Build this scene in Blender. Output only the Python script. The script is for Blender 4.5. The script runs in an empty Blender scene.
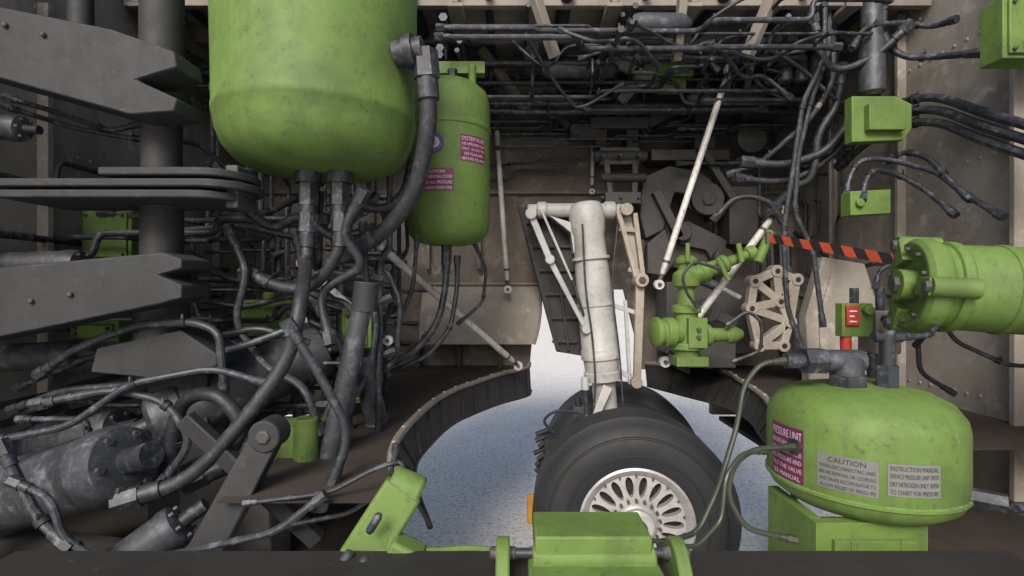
import bpy, math, random
from mathutils import Vector, Matrix
S = 0.01   # geometry is authored in centimetres, x right, y outboard, z up, datum = eye station
scene = bpy.context.scene
Z = Vector((0, 0, 1))

# ------------------------------------------------------------------ materials
def new_mat(name):
    m = bpy.data.materials.new(name); m.use_nodes = True
    nt = m.node_tree; b = nt.nodes['Principled BSDF']
    return m, nt, b

def noise(nt, vec, scale, detail=4, rough=0.6):
    n = nt.nodes.new('ShaderNodeTexNoise'); n.inputs['Scale'].default_value = scale
    n.inputs['Detail'].default_value = detail; n.inputs['Roughness'].default_value = rough
    nt.links.new(vec, n.inputs['Vector']); return n.outputs['Fac']

def ramp(nt, fac, a, b):
    r = nt.nodes.new('ShaderNodeMapRange'); r.inputs['From Min'].default_value = a
    r.inputs['From Max'].default_value = b; r.clamp = True
    nt.links.new(fac, r.inputs['Value']); return r.outputs['Result']

def mix(nt, fac, a, b):
    m = nt.nodes.new('ShaderNodeMix'); m.data_type = 'RGBA'
    if isinstance(fac, float): m.inputs[0].default_value = fac
    else: nt.links.new(fac, m.inputs[0])
    for sock, v in ((m.inputs[6], a), (m.inputs[7], b)):
        if isinstance(v, tuple): sock.default_value = (*v, 1)
        else: nt.links.new(v, sock)
    return m.outputs[2]

def weathered(name, base, dark, light, rough=0.5, metal=0.0, big=3.0, fine=45.0, lt=(0.60, 0.72), dk=(0.45, 0.7), bump=0.15, edge=None, streak=False):
    m, nt, b = new_mat(name)
    tc = nt.nodes.new('ShaderNodeTexCoord'); vec = tc.outputs['Object']
    info = nt.nodes.new('ShaderNodeObjectInfo')
    off = nt.nodes.new('ShaderNodeVectorMath'); off.operation = 'ADD'
    sc = nt.nodes.new('ShaderNodeVectorMath'); sc.operation = 'SCALE'
    cmb = nt.nodes.new('ShaderNodeCombineXYZ')
    for i in range(3): nt.links.new(info.outputs['Random'], cmb.inputs[i])
    nt.links.new(cmb.outputs[0], sc.inputs[0]); sc.inputs['Scale'].default_value = 17.0
    nt.links.new(vec, off.inputs[0]); nt.links.new(sc.outputs[0], off.inputs[1]); vec = off.outputs[0]
    n1 = noise(nt, vec, big, 6, 0.65); n2 = noise(nt, vec, fine, 5, 0.7); n3 = noise(nt, vec, big * 4.3, 8, 0.75)
    c = mix(nt, ramp(nt, n1, *dk), base, dark)
    f3 = ramp(nt, n3, 0.5, 0.75)
    c = mix(nt, f3, c, mix(nt, 0.5, base, dark))
    if streak:
        mp = nt.nodes.new('ShaderNodeMapping'); mp.inputs['Scale'].default_value = (1, 1, 0.12)
        nt.links.new(vec, mp.inputs['Vector'])
        ns = noise(nt, mp.outputs[0], 9, 5, 0.7)
        c = mix(nt, ramp(nt, ns, 0.55, 0.8), c, dark)
    mul = nt.nodes.new('ShaderNodeMath'); mul.operation = 'MULTIPLY'
    nt.links.new(ramp(nt, n3, 0.45, 0.6), mul.inputs[0]); nt.links.new(ramp(nt, n2, *lt), mul.inputs[1])
    c = mix(nt, mul.outputs[0], c, light)
    if edge:
        bv = nt.nodes.new('ShaderNodeBevel'); bv.samples = 3; bv.inputs['Radius'].default_value = 0.006
        geo = nt.nodes.new('ShaderNodeNewGeometry')
        dt = nt.nodes.new('ShaderNodeVectorMath'); dt.operation = 'DOT_PRODUCT'
        nt.links.new(bv.outputs[0], dt.inputs[0]); nt.links.new(geo.outputs['Normal'], dt.inputs[1])
        e = ramp(nt, dt.outputs['Value'], 0.97, 0.85)
        mm = nt.nodes.new('ShaderNodeMath'); mm.operation = 'MULTIPLY'
        nt.links.new(e, mm.inputs[0]); nt.links.new(ramp(nt, n2, 0.42, 0.62), mm.inputs[1])
        c = mix(nt, mm.outputs[0], c, edge)
    nt.links.new(c, b.inputs['Base Color'])
    r = nt.nodes.new('ShaderNodeMapRange'); r.inputs['To Min'].default_value = max(0.1, rough - 0.12); r.inputs['To Max'].default_value = min(1, rough + 0.22)
    nt.links.new(n3, r.inputs['Value']); nt.links.new(r.outputs[0], b.inputs['Roughness'])
    b.inputs['Metallic'].default_value = metal
    bp = nt.nodes.new('ShaderNodeBump'); bp.inputs['Strength'].default_value = bump; bp.inputs['Distance'].default_value = 0.004
    nt.links.new(n2, bp.inputs['Height']); nt.links.new(bp.outputs[0], b.inputs['Normal'])
    return m

GREEN = weathered('green_primer_paint', (0.105, 0.180, 0.036), (0.060, 0.104, 0.024), (0.036, 0.055, 0.019), 0.62, 0, 4, 60, (0.52, 0.72), edge=(0.18, 0.27, 0.10), streak=True)
PIPE = weathered('dark_pipe_metal', (0.026, 0.030, 0.038), (0.014, 0.016, 0.020), (0.13, 0.148, 0.18), 0.46, 0.15, 8, 26, (0.47, 0.65))
HOSE = weathered('black_rubber_hose', (0.022, 0.025, 0.031), (0.012, 0.014, 0.017), (0.085, 0.096, 0.12), 0.5, 0.0, 8, 36, (0.49, 0.66))
BEAM = weathered('blue_grey_steel', (0.023, 0.025, 0.029), (0.013, 0.014, 0.016), (0.055, 0.058, 0.066), 0.65, 0.0, 4, 25, (0.55, 0.75), edge=(0.10, 0.105, 0.115), streak=True)
CYL = weathered('scuffed_cylinder_metal', (0.044, 0.048, 0.058), (0.022, 0.025, 0.030), (0.125, 0.138, 0.162), 0.48, 0.1, 5, 24, (0.46, 0.64), bump=0.04, streak=True)
WALL = weathered('bay_wall_paint', (0.155, 0.136, 0.118), (0.085, 0.072, 0.061), (0.29, 0.27, 0.245), 0.8, 0, 1.6, 8, (0.50, 0.68), bump=0.3, streak=True)
WALLB = weathered('bay_wall_paint_pale', (0.27, 0.25, 0.225), (0.155, 0.138, 0.120), (0.42, 0.40, 0.37), 0.8, 0, 1.8, 9, (0.50, 0.68), bump=0.3, streak=True)
FLOORM = weathered('bay_floor_dark', (0.042, 0.033, 0.027), (0.020, 0.016, 0.014), (0.09, 0.075, 0.06), 0.75, 0, 3, 20)
SEAL = weathered('black_seal_rubber', (0.022, 0.020, 0.020), (0.012, 0.012, 0.012), (0.055, 0.05, 0.046), 0.6, 0, 4, 30)
ROD = weathered('pale_rod_enamel', (0.50, 0.50, 0.49), (0.33, 0.32, 0.31), (0.15, 0.14, 0.12), 0.45, 0.0, 6, 40, (0.50, 0.64))
GEAR = weathered('gear_grey_enamel', (0.38, 0.385, 0.385), (0.26, 0.258, 0.255), (0.17, 0.165, 0.16), 0.42, 0.0, 4, 30, (0.52, 0.72))
TAN = weathered('bracket_beige_paint', (0.31, 0.28, 0.245), (0.19, 0.167, 0.142), (0.09, 0.075, 0.062), 0.5, 0.0, 5, 35, (0.52, 0.70), edge=(0.46, 0.43, 0.38))
MACH = weathered('machinery_dark_grey', (0.048, 0.047, 0.048), (0.025, 0.025, 0.025), (0.11, 0.107, 0.105), 0.55, 0.0, 5, 30, edge=(0.14, 0.137, 0.133))
TYRE = weathered('tyre_rubber', (0.012, 0.014, 0.018), (0.008, 0.009, 0.011), (0.025, 0.027, 0.033), 0.62, 0, 5, 60, (0.6, 0.8))
RIM = weathered('wheel_rim_paint', (0.40, 0.40, 0.40), (0.28, 0.28, 0.28), (0.12, 0.115, 0.11), 0.36, 0.3, 8, 40, (0.52, 0.72))
BLACK = weathered('black_part', (0.012, 0.012, 0.014), (0.006, 0.006, 0.007), (0.04, 0.04, 0.045), 0.6, 0.0)
RIBM = weathered('rib_grey_tan', (0.21, 0.19, 0.165), (0.115, 0.10, 0.088), (0.32, 0.30, 0.265), 0.65, 0, 4, 20)
PURPLE = weathered('placard_purple', (0.14, 0.010, 0.07), (0.10, 0.008, 0.055), (0.22, 0.07, 0.14), 0.5)
SILVER = weathered('placard_grey', (0.17, 0.175, 0.175), (0.12, 0.125, 0.125), (0.23, 0.23, 0.23), 0.5)
INK = weathered('ink_white', (0.52, 0.50, 0.50), (0.4, 0.4, 0.4), (0.5, 0.5, 0.5), 0.5)
INKB = weathered('ink_black', (0.02, 0.02, 0.02), (0.015, 0.015, 0.015), (0.04, 0.04, 0.04), 0.5)
RED = weathered('red_paint', (0.36, 0.028, 0.018), (0.22, 0.02, 0.014), (0.17, 0.045, 0.035), 0.5)
ORANGE = weathered('orange_red_web', (0.42, 0.06, 0.022), (0.30, 0.045, 0.018), (0.2, 0.07, 0.035), 0.6)
YELLOW = weathered('chock_yellow', (0.55, 0.27, 0.03), (0.4, 0.18, 0.02), (0.2, 0.15, 0.1), 0.6)
BADGE = weathered('badge_violet', (0.10, 0.06, 0.26), (0.07, 0.04, 0.2), (0.3, 0.3, 0.4), 0.4)

def concrete():
    m, nt, b = new_mat('apron_concrete')
    tc = nt.nodes.new('ShaderNodeTexCoord'); vec = tc.outputs['Object']
    a = noise(nt, vec, 0.35, 5, 0.6); f = noise(nt, vec, 26, 6, 0.85); g = noise(nt, vec, 4, 6, 0.75)
    c = mix(nt, ramp(nt, a, 0.35, 0.7), (0.70, 0.68, 0.65), (0.62, 0.61, 0.59))
    c = mix(nt, ramp(nt, g, 0.5, 0.72), c, (0.54, 0.535, 0.52))
    c = mix(nt, ramp(nt, f, 0.53, 0.61), c, (0.24, 0.24, 0.24))
    c = mix(nt, ramp(nt, f, 0.46, 0.37), c, (0.86, 0.85, 0.82))
    nt.links.new(c, b.inputs['Base Color']); b.inputs['Roughness'].default_value = 0.9
    bp = nt.nodes.new('ShaderNodeBump'); bp.inputs['Strength'].default_value = 0.4; bp.inputs['Distance'].default_value = 0.01
    nt.links.new(f, bp.inputs['Height']); nt.links.new(bp.outputs[0], b.inputs['Normal'])
    return m
CONC = concrete()

# ------------------------------------------------------------------ mesh builder
def basis(d):
    d = d.normalized(); a = Vector((0, 0, 1)) if abs(d.z) < 0.9 else Vector((0, 1, 0))
    u = a.cross(d).normalized(); w = d.cross(u).normalized(); return u, w

class MB:
    def __init__(s): s.v = []; s.f = []; s.m = []; s.mats = []
    def mi(s, mat):
        if mat not in s.mats: s.mats.append(mat)
        return s.mats.index(mat)
    def add(s, vs, fs, mat):
        o = len(s.v); k = s.mi(mat)
        s.v += [Vector(p) for p in vs]
        for f in fs: s.f.append([i + o for i in f]); s.m.append(k)
    def box(s, lo, hi, mat):
        x0, y0, z0 = lo; x1, y1, z1 = hi
        vs = [(x0,y0,z0),(x1,y0,z0),(x1,y1,z0),(x0,y1,z0),(x0,y0,z1),(x1,y0,z1),(x1,y1,z1),(x0,y1,z1)]
        s.add(vs, [(0,3,2,1),(4,5,6,7),(0,1,5,4),(1,2,6,5),(2,3,7,6),(3,0,4,7)], mat)
    def beam(s, p0, p1, w, h, mat, up=None, w1=None, h1=None):
        p0 = Vector(p0); p1 = Vector(p1); d = (p1 - p0).normalized()
        up = Vector(up) if up else (Z if abs(d.z) < 0.9 else Vector((0, -1, 0)))
        u = d.cross(up).normalized(); n = u.cross(d).normalized(); w1 = w1 or w; h1 = h1 or h
        vs = []
        for p, a, b in ((p0, w, h), (p1, w1, h1)):
            for i, j in ((-1,-1),(1,-1),(1,1),(-1,1)): vs.append(p + u*i*a/2 + n*j*b/2)
        s.add(vs, [(0,1,2,3),(7,6,5,4),(0,4,5,1),(1,5,6,2),(2,6,7,3),(3,7,4,0)], mat)
    def lathe(s, p0, d, prof, mat, n=32, cap=True):
        p0 = Vector(p0); d = Vector(d).normalized(); u, w = basis(d); vs = []; fs = []
        for r, t in prof:
            for i in range(n):
                a = 2*math.pi*i/n; vs.append(p0 + d*t + (u*math.cos(a) + w*math.sin(a))*r)
        for k in range(len(prof)-1):
            for i in range(n):
                j = (i+1) % n; fs.append((k*n+i, k*n+j, (k+1)*n+j, (k+1)*n+i))
        if cap and prof[0][0] > 0.01: fs.append(tuple(range(n-1, -1, -1)))
        if cap and prof[-1][0] > 0.01: fs.append(tuple((len(prof)-1)*n + i for i in range(n)))
        s.add(vs, fs, mat)
    def cyl(s, p0, p1, r, mat, n=24, r1=None):
        p0 = Vector(p0); p1 = Vector(p1)
        s.lathe(p0, p1-p0, [(r, 0), (r if r1 is None else r1, (p1-p0).length)], mat, n)
    def tube(s, path, r, mat, n=10):
        P = [Vector(p) for p in path]
        T = []
        for i in range(len(P)):
            a = P[max(0, i-1)]; b = P[min(len(P)-1, i+1)]; T.append((b-a).normalized())
        u, w = basis(T[0]); vs = []; fs = []
        for i, p in enumerate(P):
            if i:
                q = T[i-1].rotation_difference(T[i]); u = q @ u; w = q @ w
            for k in range(n):
                a = 2*math.pi*k/n; vs.append(p + (u*math.cos(a)+w*math.sin(a))*r)
        for i in range(len(P)-1):
            for k in range(n):
                j = (k+1) % n; fs.append((i*n+k, i*n+j, (i+1)*n+j, (i+1)*n+k))
        fs.append(tuple(range(n-1, -1, -1))); fs.append(tuple((len(P)-1)*n+k for k in range(n)))
        s.add(vs, fs, mat)
    def prism(s, poly, y0, y1, mat, plane='xz'):
        n = len(poly)
        def P(a, b, c): return (a, c, b) if plane == 'xz' else ((a, b, c) if plane == 'xy' else (c, a, b))
        vs = [P(a, b, y0) for a, b in poly] + [P(a, b, y1) for a, b in poly]
        fs = [tuple(range(n)), tuple(range(2*n-1, n-1, -1))] + [(i, i+n, (i+1) % n + n, (i+1) % n) for i in range(n)]
        s.add(vs, fs, mat)
    def obj(s, name, bevel=0.0, smooth=35):
        me = bpy.data.meshes.new(name)
        lo = Vector([min(p[i] for p in s.v) for i in range(3)]); hi = Vector([max(p[i] for p in s.v) for i in range(3)]); c = (lo+hi)/2
        me.from_pydata([tuple((p-c)*S) for p in s.v], [], s.f)
        for m in s.mats: me.materials.append(m)
        me.polygons.foreach_set('material_index', s.m)
        me.validate(); me.update()
        import bmesh
        bm = bmesh.new(); bm.from_mesh(me); bmesh.ops.recalc_face_normals(bm, faces=bm.faces); bm.to_mesh(me); bm.free()
        me.shade_smooth()
        me.set_sharp_from_angle(angle=math.radians(smooth))
        o = bpy.data.objects.new(name, me); o.location = c*S; scene.collection.objects.link(o)
        if bevel:
            b = o.modifiers.new('bevel', 'BEVEL'); b.width = bevel*S; b.segments = 2; b.limit_method = 'ANGLE'; b.angle_limit = math.radians(40); b.harden_normals = False
        return o

def fillet(pts, fr):
    P = [Vector(p) for p in pts]; out = [P[0]]
    for i in range(1, len(P)-1):
        a = P[i-1]-P[i]; b = P[i+1]-P[i]
        d = min(fr, a.length*0.48, b.length*0.48)
        s0 = P[i]+a.normalized()*d; s1 = P[i]+b.normalized()*d
        for k in range(7):
            t = k/6; out.append(s0*(1-t)**2 + P[i]*2*t*(1-t) + s1*t*t)
    out.append(P[-1]); return out

def spline(pts, k=8):
    P = [Vector(p) for p in pts]; P = [2*P[0]-P[1]] + P + [2*P[-1]-P[-2]]; out = []
    for i in range(1, len(P)-2):
        for j in range(k):
            t = j/k; a, b, c, d = P[i-1], P[i], P[i+1], P[i+2]
            out.append(0.5*((2*b)+(c-a)*t+(2*a-5*b+4*c-d)*t*t+(3*b-a-3*c+d)*t**3))
    out.append(P[-2]); return out

def fittings(mb, path, r, mat, both=True):
    ends = [(path[0], path[min(2, len(path)-1)])] + ([(path[-1], path[-3 if len(path) > 2 else 0])] if both else [])
    for a, b in ends:
        a = Vector(a); b = Vector(b); d = (b-a).normalized()
        mb.cyl(a - d*0.5*r, a + d*2.6*r, r*1.55, mat, 6)
        mb.cyl(a + d*2.6*r, a + d*5*r, r*1.25, mat, 14)

rt = random.Random(21)
def pipe(pts, r=1.0, mat=PIPE, name='hydraulic_pipe', fr=None, fit=True, clamps=0):
    path = fillet(pts, fr or r*4.5); mb = MB(); mb.tube(path, r, mat, 10)
    if fit: fittings(mb, path, r, mat)
    for k in range(clamps):
        i = int((k+1)*len(path)/(clamps+1)); i = min(max(1, i), len(path)-2)
        d = (path[i+1]-path[i-1]).normalized(); p = (path[i]+path[i+1])/2
        mb.cyl(p-d*0.9, p+d*0.9, r*1.35, BLACK, 12); mb.cyl(p+Vector((0,-r*1.2,r*1.0)), p+Vector((0,-r*1.2,r*2.2)), 0.45, CYL, 6)
        if rt.random() < 0.3:   # printed identification sleeve
            L_ = (path[i+1]-path[i]).length
            if L_ > 8:
                e = (path[i+1]-path[i]).normalized(); q = path[i]+e*L_*0.75; mb.cyl(q-e*1.6, q+e*1.6, r*1.06, rt.choice([SILVER, RIBM, SILVER]), 12)
    return mb.obj(name)

def hose(pts, r=1.5, mat=HOSE, name='rubber_hose', fit=True):
    path = spline(pts); mb = MB(); mb.tube(path, r, mat, 12)
    if fit: fittings(mb, path, r, PIPE)
    return mb.obj(name)

def text_geo(txt, size):
    cu = bpy.data.curves.new('t', 'FONT'); cu.body = txt; cu.size = size; cu.align_x = 'CENTER'; cu.align_y = 'CENTER'; cu.resolution_u = 2
    ob = bpy.data.objects.new('t', cu); scene.collection.objects.link(ob)
    dg = bpy.context.evaluated_depsgraph_get(); me = ob.evaluated_get(dg).to_mesh()
    vs = [tuple(v.co) for v in me.vertices]; fs = [tuple(p.vertices) for p in me.polygons]
    ob.evaluated_get(dg).to_mesh_clear(); bpy.data.objects.remove(ob); bpy.data.curves.remove(cu)
    return vs, fs

def placard(mb, cx, cy, r, deg, z0, z1, w, bg, ink, title, lines):
    a0 = math.radians(deg)
    def on(x, z, e): a = a0 + x/r; return (cx+(r+e)*math.cos(a), cy+(r+e)*math.sin(a), z)
    n = 12; vs = []; fs = []
    for e in (0.12,):
        for i in range(n+1):
            x = -w/2 + w*i/n; vs += [on(x, z0, e), on(x, z1, e)]
    for i in range(n): fs.append((2*i, 2*i+2, 2*i+3, 2*i+1))
    mb.add(vs, fs, bg)
    h = z1-z0; step = h*0.74/max(1, len(lines))
    items = [(title, h*0.21)] + [(l, step*0.82) for l in lines]
    for i, (t, sz) in enumerate(items):
        tv, tf = text_geo(t, sz)
        wmax = max(1e-3, max(abs(v[0]) for v in tv)); k = min(1.0, w*0.46/wmax)
        zz = z1 - h*0.15 if i == 0 else z1 - h*0.26 - step*(i-0.5)
        mb.add([on(v[0]*k, zz+v[1], 0.2) for v in tv], tf, ink)

# ------------------------------------------------------------------ ground, wing, bay shell
mb = MB(); R = 60000
mb.add([(-R,-R,-183),(R,-R,-183),(R,R,-183),(-R,R,-183)], [(0,1,2,3)], CONC); mb.obj('ground')

mb = MB(); mb.prism([(390.5,156),(450,162),(456,165),(450,170),(390.5,185)], -230, 240, GEAR, 'yz'); mb.obj('aircraft_wing')  # unseen wing cut to a stub, sized for where its shade falls

# outboard bulkhead with the cut-out the gear leg passes through
mb = MB()
mb.prism([(-200,-95),(-70,-95),(-70,-61),(13,-61),(15,-40),(17,-5),(24,8),(60,14),(84,0),(94,-40),(97,-61),(150,-61),(150,-95),(216,-95),(216,155),(-200,155)], 384, 390, WALL)
mb.obj('outboard_bulkhead')
mb = MB(); mb.box((-206,110,-100), (-200,390,170), WALLB); mb.obj('left_bulkhead_wall')
mb = MB(); mb.box((216,110,-100), (222,390,170), WALLB); mb.obj('right_bulkhead_wall')
mb = MB(); mb.box((-199.7,256,154), (215.7,383.7,160), WALLB)
for i, x in enumerate(range(-190, 210, 40)):
    mb.box((x,256,143), (x+3,384,154), RIBM); mb.box((x-2.5,256,141), (x+5.5,384,143), RIBM)
    mb.cyl((x+18,256,149),(x+18,384,149),2+1.5*(i%2),BEAM,14)
for y in (262, 300, 340, 372): mb.box((-199,y,144.5), (215,y+4,153.7), RIBM)
mb.obj('bay_ceiling', 0.3)

# wall stiffeners
mb = MB()
for x in (-150,-105,-64,-26): mb.box((x,379,14), (x+3,383.8,141), WALL)
for x in (124,150,185): mb.box((x,379,-40), (x+3,383.8,141), WALL)
for z in (70, 118): mb.box((-199,380.5,z), (215,383.7,z+2.5), WALL)
mb.obj('bulkhead_stiffener', 0.3)
mb = MB()
for y in (215,280,340):
    mb.box((-199.8,y,-60), (-195,y+3,120), WALLB); mb.box((211,y,-90), (215.8,y+2.5,150), WALLB)
mb.obj('side_wall_stiffener', 0.3)
mb = MB()   # rivet rows
for y in range(215, 380, 7):
    for z in (118, 60, 0, -50):
        mb.lathe((216,y,z),(-1,0,0),[(0.9,0),(0.7,0.4),(0,0.6)],WALLB,8); mb.lathe((-200,y,z),(1,0,0),[(0.9,0),(0.7,0.4),(0,0.6)],WALLB,8)
for x in range(-26, 60, 6): mb.lathe((x,384,62),(0,-1,0),[(0.8,0),(0.6,0.4),(0,0.6)],WALL,8)
mb.obj('rivet_rows')

# lower bay floor left/right, with the curved opening the wheels fold into
outL = [(-26,138),(-38,163),(-43,195),(-40,247),(-33,280),(-22,306),(-8,335),(10,362),(13,384)]
inL  = [(-24,150),(-33,178),(-38,202),(-37,226),(-31,262),(-20,288),(-6,312),(10,333),(13,350)]
outR = [(100,384),(136,371),(143,340),(139,312),(132,270),(120,234),(101,183),(83,147)]
inR  = [(97,366),(114,329),(122,312),(126,295),(125,268),(119,246),(105,197),(92,166)]
mb = MB()
vs = []; fs = []
for i, (x, y) in enumerate(outL): vs += [(x,y,-58), (-80,y,-58)]
for i in range(len(outL)-1): fs.append((2*i, 2*i+1, 2*i+3, 2*i+2))
mb.add(vs, fs, FLOORM)
vs = []; fs = []
for i, (x, y) in enumerate(outR[:-1]): vs += [(x,y,-58), (215.5,y if i else 384,-58)]
for i in range(len(outR)-2): fs.append((2*i, 2*i+1, 2*i+3, 2*i+2))
mb.add(vs, fs, FLOORM)
mb.box((-199.5,90,-99), (-62,383.5,-96), FLOORM); mb.box((155,60,-99), (215.5,383.5,-96), FLOORM); mb.box((110,60,-99), (154.8,215,-96), FLOORM)
for x in (-70,-40,-10): mb.box((x,372,-57.8),(x+3,383.6,-40),FLOORM)
for x in (118,140): mb.box((x,345,-57.8),(x+2,383,-50),FLOORM)
mb.obj('wheel_well_floor')

def lip(out, inn, name):
    mb = MB()
    n = 6; O = spline([(a, b, -57.6) for a, b in out], n); I = spline([(a, b, -70) for a, b in inn], n)
    k = min(len(O), len(I)); O = O[:k]; I = I[:k]; vs = []; fs = []
    for o, i in zip(O, I): vs += [o, i]
    for j in range(k-1): fs.append((2*j, 2*j+1, 2*j+3, 2*j+2))
    mb.add(vs, fs, SEAL)
    for j in range(0, k-1, 3):   # radial rubber ribs
        a = O[j]; b = I[j]; mb.beam(a+Vector((0,0,0.6)), b+Vector((0,0,0.6)), 1.0, 0.8, BLACK, up=(0,0,1))
    mb.tube([o+Vector((0,0,1.2)) for o in O], 1.6, RIBM, 8)
    mb.tube([i for i in I], 0.9, SEAL, 8)
    for j in range(1, k, 3): mb.cyl(O[j]+Vector((0,0,1)), O[j]+Vector((0,0,3)), 0.7, ROD, 6)
    mb.obj(name)
lip(outL, inL, 'wheel_opening_seal'); lip(outR, inR, 'wheel_opening_seal')

# curved closing panel beside the leg cut-out
mb = MB(); prof = []
for i in range(13):
    t = i/12; prof.append((383.5 - 20*math.sin(t*math.pi/2)**0.8, 2 - 42*t))
vs = []; fs = []
for j, x in enumerate((-66, -35, -5, 12, 19, 21)):
    for (y, z) in prof:
        bow = 0 if x < 12 else -6*((z+8)/34)**2 * (1 if x > 12 else .4)
        vs.append((x+bow, y, z))
m_ = len(prof)
for j in range(5):
    for i in range(m_-1): fs.append((j*m_+i, j*m_+i+1, (j+1)*m_+i+1, (j+1)*m_+i))
mb.add(vs, fs, WALLB); mb.tube([(x, y-0.5, z) for (x, y, z) in vs[-m_:]], 1.0, RIBM, 8)
mb.tube([(-66,382,3),(21,382,3)], 1.2, RIBM, 8)
mb.obj('closing_panel')

# ------------------------------------------------------------------ green tanks
mb = MB()
mb.lathe((-71.5,190,0), (0,0,1), [(0,41.8),(10,41.9),(18,42.4),(24,43.6),(28.5,46),(32,50),(34,55),(34.9,60),(35.1,60.3),(35.2,62.5),(34.9,63),(35.2,80),(35.6,100),(35.6,128),(30,140),(0,146)], GREEN, 72)
for dx in (-2.5, 9):
    x = -71.5+dx; mb.cyl((x,186,38), (x,186,43), 4.6, PIPE, 16); mb.cyl((x,186,30), (x,186,38), 3.6, PIPE, 6); mb.cyl((x,186,24), (x,186,30), 3.0, PIPE, 16)
mb.box((-112,200,100), (-100,215,140), GREEN)
mb.lathe((-40,176,80), (1,-0.15,0.15), [(4.5,0),(4.5,4),(5.8,4),(5.8,7),(4.2,7),(4.2,10)], PIPE, 18)
mb.obj('hydraulic_reservoir_tank', 0)

mb = MB()
mb.lathe((-32.5,260,0), (0,0,1), [(0,21.5),(10,21.8),(16,23.4),(19.8,27),(21.3,33),(21.3,78),(21.8,78.5),(21.8,80),(21.3,80.5),(21.3,92),(19.6,98),(15,102),(7,103.6),(0,104)], GREEN, 56)
mb.cyl((-33,258,14), (-33,258,23), 2.6, PIPE, 6); mb.cyl((-30,258,103), (-30,258,110), 2.6, PIPE, 6); mb.cyl((-20,258,100), (-20,258,112), 2.0, GREEN, 16)
mb.box((-44,262,110), (-14,268,116), GREEN)
mb.box((-52,276,60), (-12,283,66), GREEN); mb.box((-52,276,90), (-12,283,96), GREEN)
placard(mb, -32.5, 260, 21.3, -100, 45.5, 56, 18, PURPLE, INK, 'CAUTION', ['BEFORE SERVICING SYSTEM', 'RELIEVE ALL PRESSURE', 'AND DRAIN RESERVOIR'])
placard(mb, -32.5, 260, 21.3, -47, 60, 72.5, 15, PURPLE, INK, 'SYSTEM FLUID', ['USE APPROVED FLUID', 'ONLY - DO NOT MIX', 'SEE PLACARD', 'BEFORE FILLING'])
a = math.radians(-100); c = Vector((-32.5+21.2*math.cos(a), 260+21.2*math.sin(a), 68)); d = Vector((math.cos(a), math.sin(a), 0))
mb.lathe(c, d, [(4.6,0),(4.6,0.9),(3.8,0.9),(3.8,0.7),(0,0.7)], BADGE, 24); mb.lathe(c, d, [(2.6,0.8),(2.6,1.0),(2.0,1.0),(2.0,0.8)], INK, 20)
mb.obj('hydraulic_reservoir_tank')

# round accumulator, lower right
CX, CY, RR = 102, 150, 24.6
mb = MB()
mb.lathe((CX,CY,0), (0,0,1), [(0,-62),(14,-61.8),(20,-60.6),(23.4,-58),(24.6,-55),(24.6,-38.5),(24.0,-35.5),(21.5,-32),(17,-29.6),(10,-28.2),(0,-27.8)], GREEN, 72)
mb.lathe((CX,CY,0), (0,0,1), [(24.6,-55.6),(25.0,-55.4),(25.0,-54.6),(24.6,-54.4)], GREEN, 72, cap=False)
placard(mb, CX, CY, RR, -170, -54, -39, 12.5, PURPLE, INK, 'PRESSURE UNIT', ['BEFORE REMOVAL OF', 'ANY COMPONENT BLEED', 'ALL PRESSURE AND', 'TAG THE VALVE', 'SEE MANUAL'])
placard(mb, CX, CY, RR, -131, -52.5, -43.5, 13.5, SILVER, INKB, 'CAUTION', ['WHEN DISCONNECTING LINES', 'BEFORE REMOVAL OR COUPLING', 'AND DRAIN ACCUMULATOR TO', 'ALLOW RELIEF OF PRESSURE'])
placard(mb, CX, CY, RR, -97, -51.5, -43.5, 12, SILVER, INKB, 'INSTRUCTION MANUAL', ['SERVICE PRESSURE UNIT WITH', 'DRY NITROGEN ONLY. REFER', 'TO CHART FOR PRESSURE'])
mb.cyl((97,148,-29), (97,148,-25), 5.2, PIPE, 6); mb.cyl((97,148,-25), (97,148,-20), 4.2, CYL, 20)
mb.cyl((87,148,-21), (101,148,-21), 3.2, CYL, 20); mb.cyl((84,148,-21), (90,148,-21), 3.9, PIPE, 6); mb.cyl((79,148,-21), (84,148,-21), 2.2, PIPE, 16)
mb.cyl((107,146,-29), (107,146,-22), 3.0, PIPE, 6); mb.cyl((107,146,-22), (107,146,-12), 2.0, PIPE, 16); mb.cyl((103,146,-14), (111,146,-14), 1.5, PIPE, 12)
mb.cyl((78,142,-44), (81,143,-44), 2.4, PIPE, 6); mb.cyl((118,133,-54), (124,128,-54), 2.4, PIPE, 6)
# pedestal with recess
mb.box((79,133,-95.5), (108,136,-61), GREEN); mb.box((79,136.2,-95.5), (82,158,-61), GREEN); mb.box((105,136.2,-95.5), (108,158,-61), GREEN)
mb.box((83,131.5,-95), (87,132.8,-65), GREEN); mb.box((100,131.5,-95), (104,132.8,-65), GREEN); mb.box((87.2,131.5,-69.5), (99.8,132.7,-65), GREEN)
mb.obj('brake_accumulator', 0.25)

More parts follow.
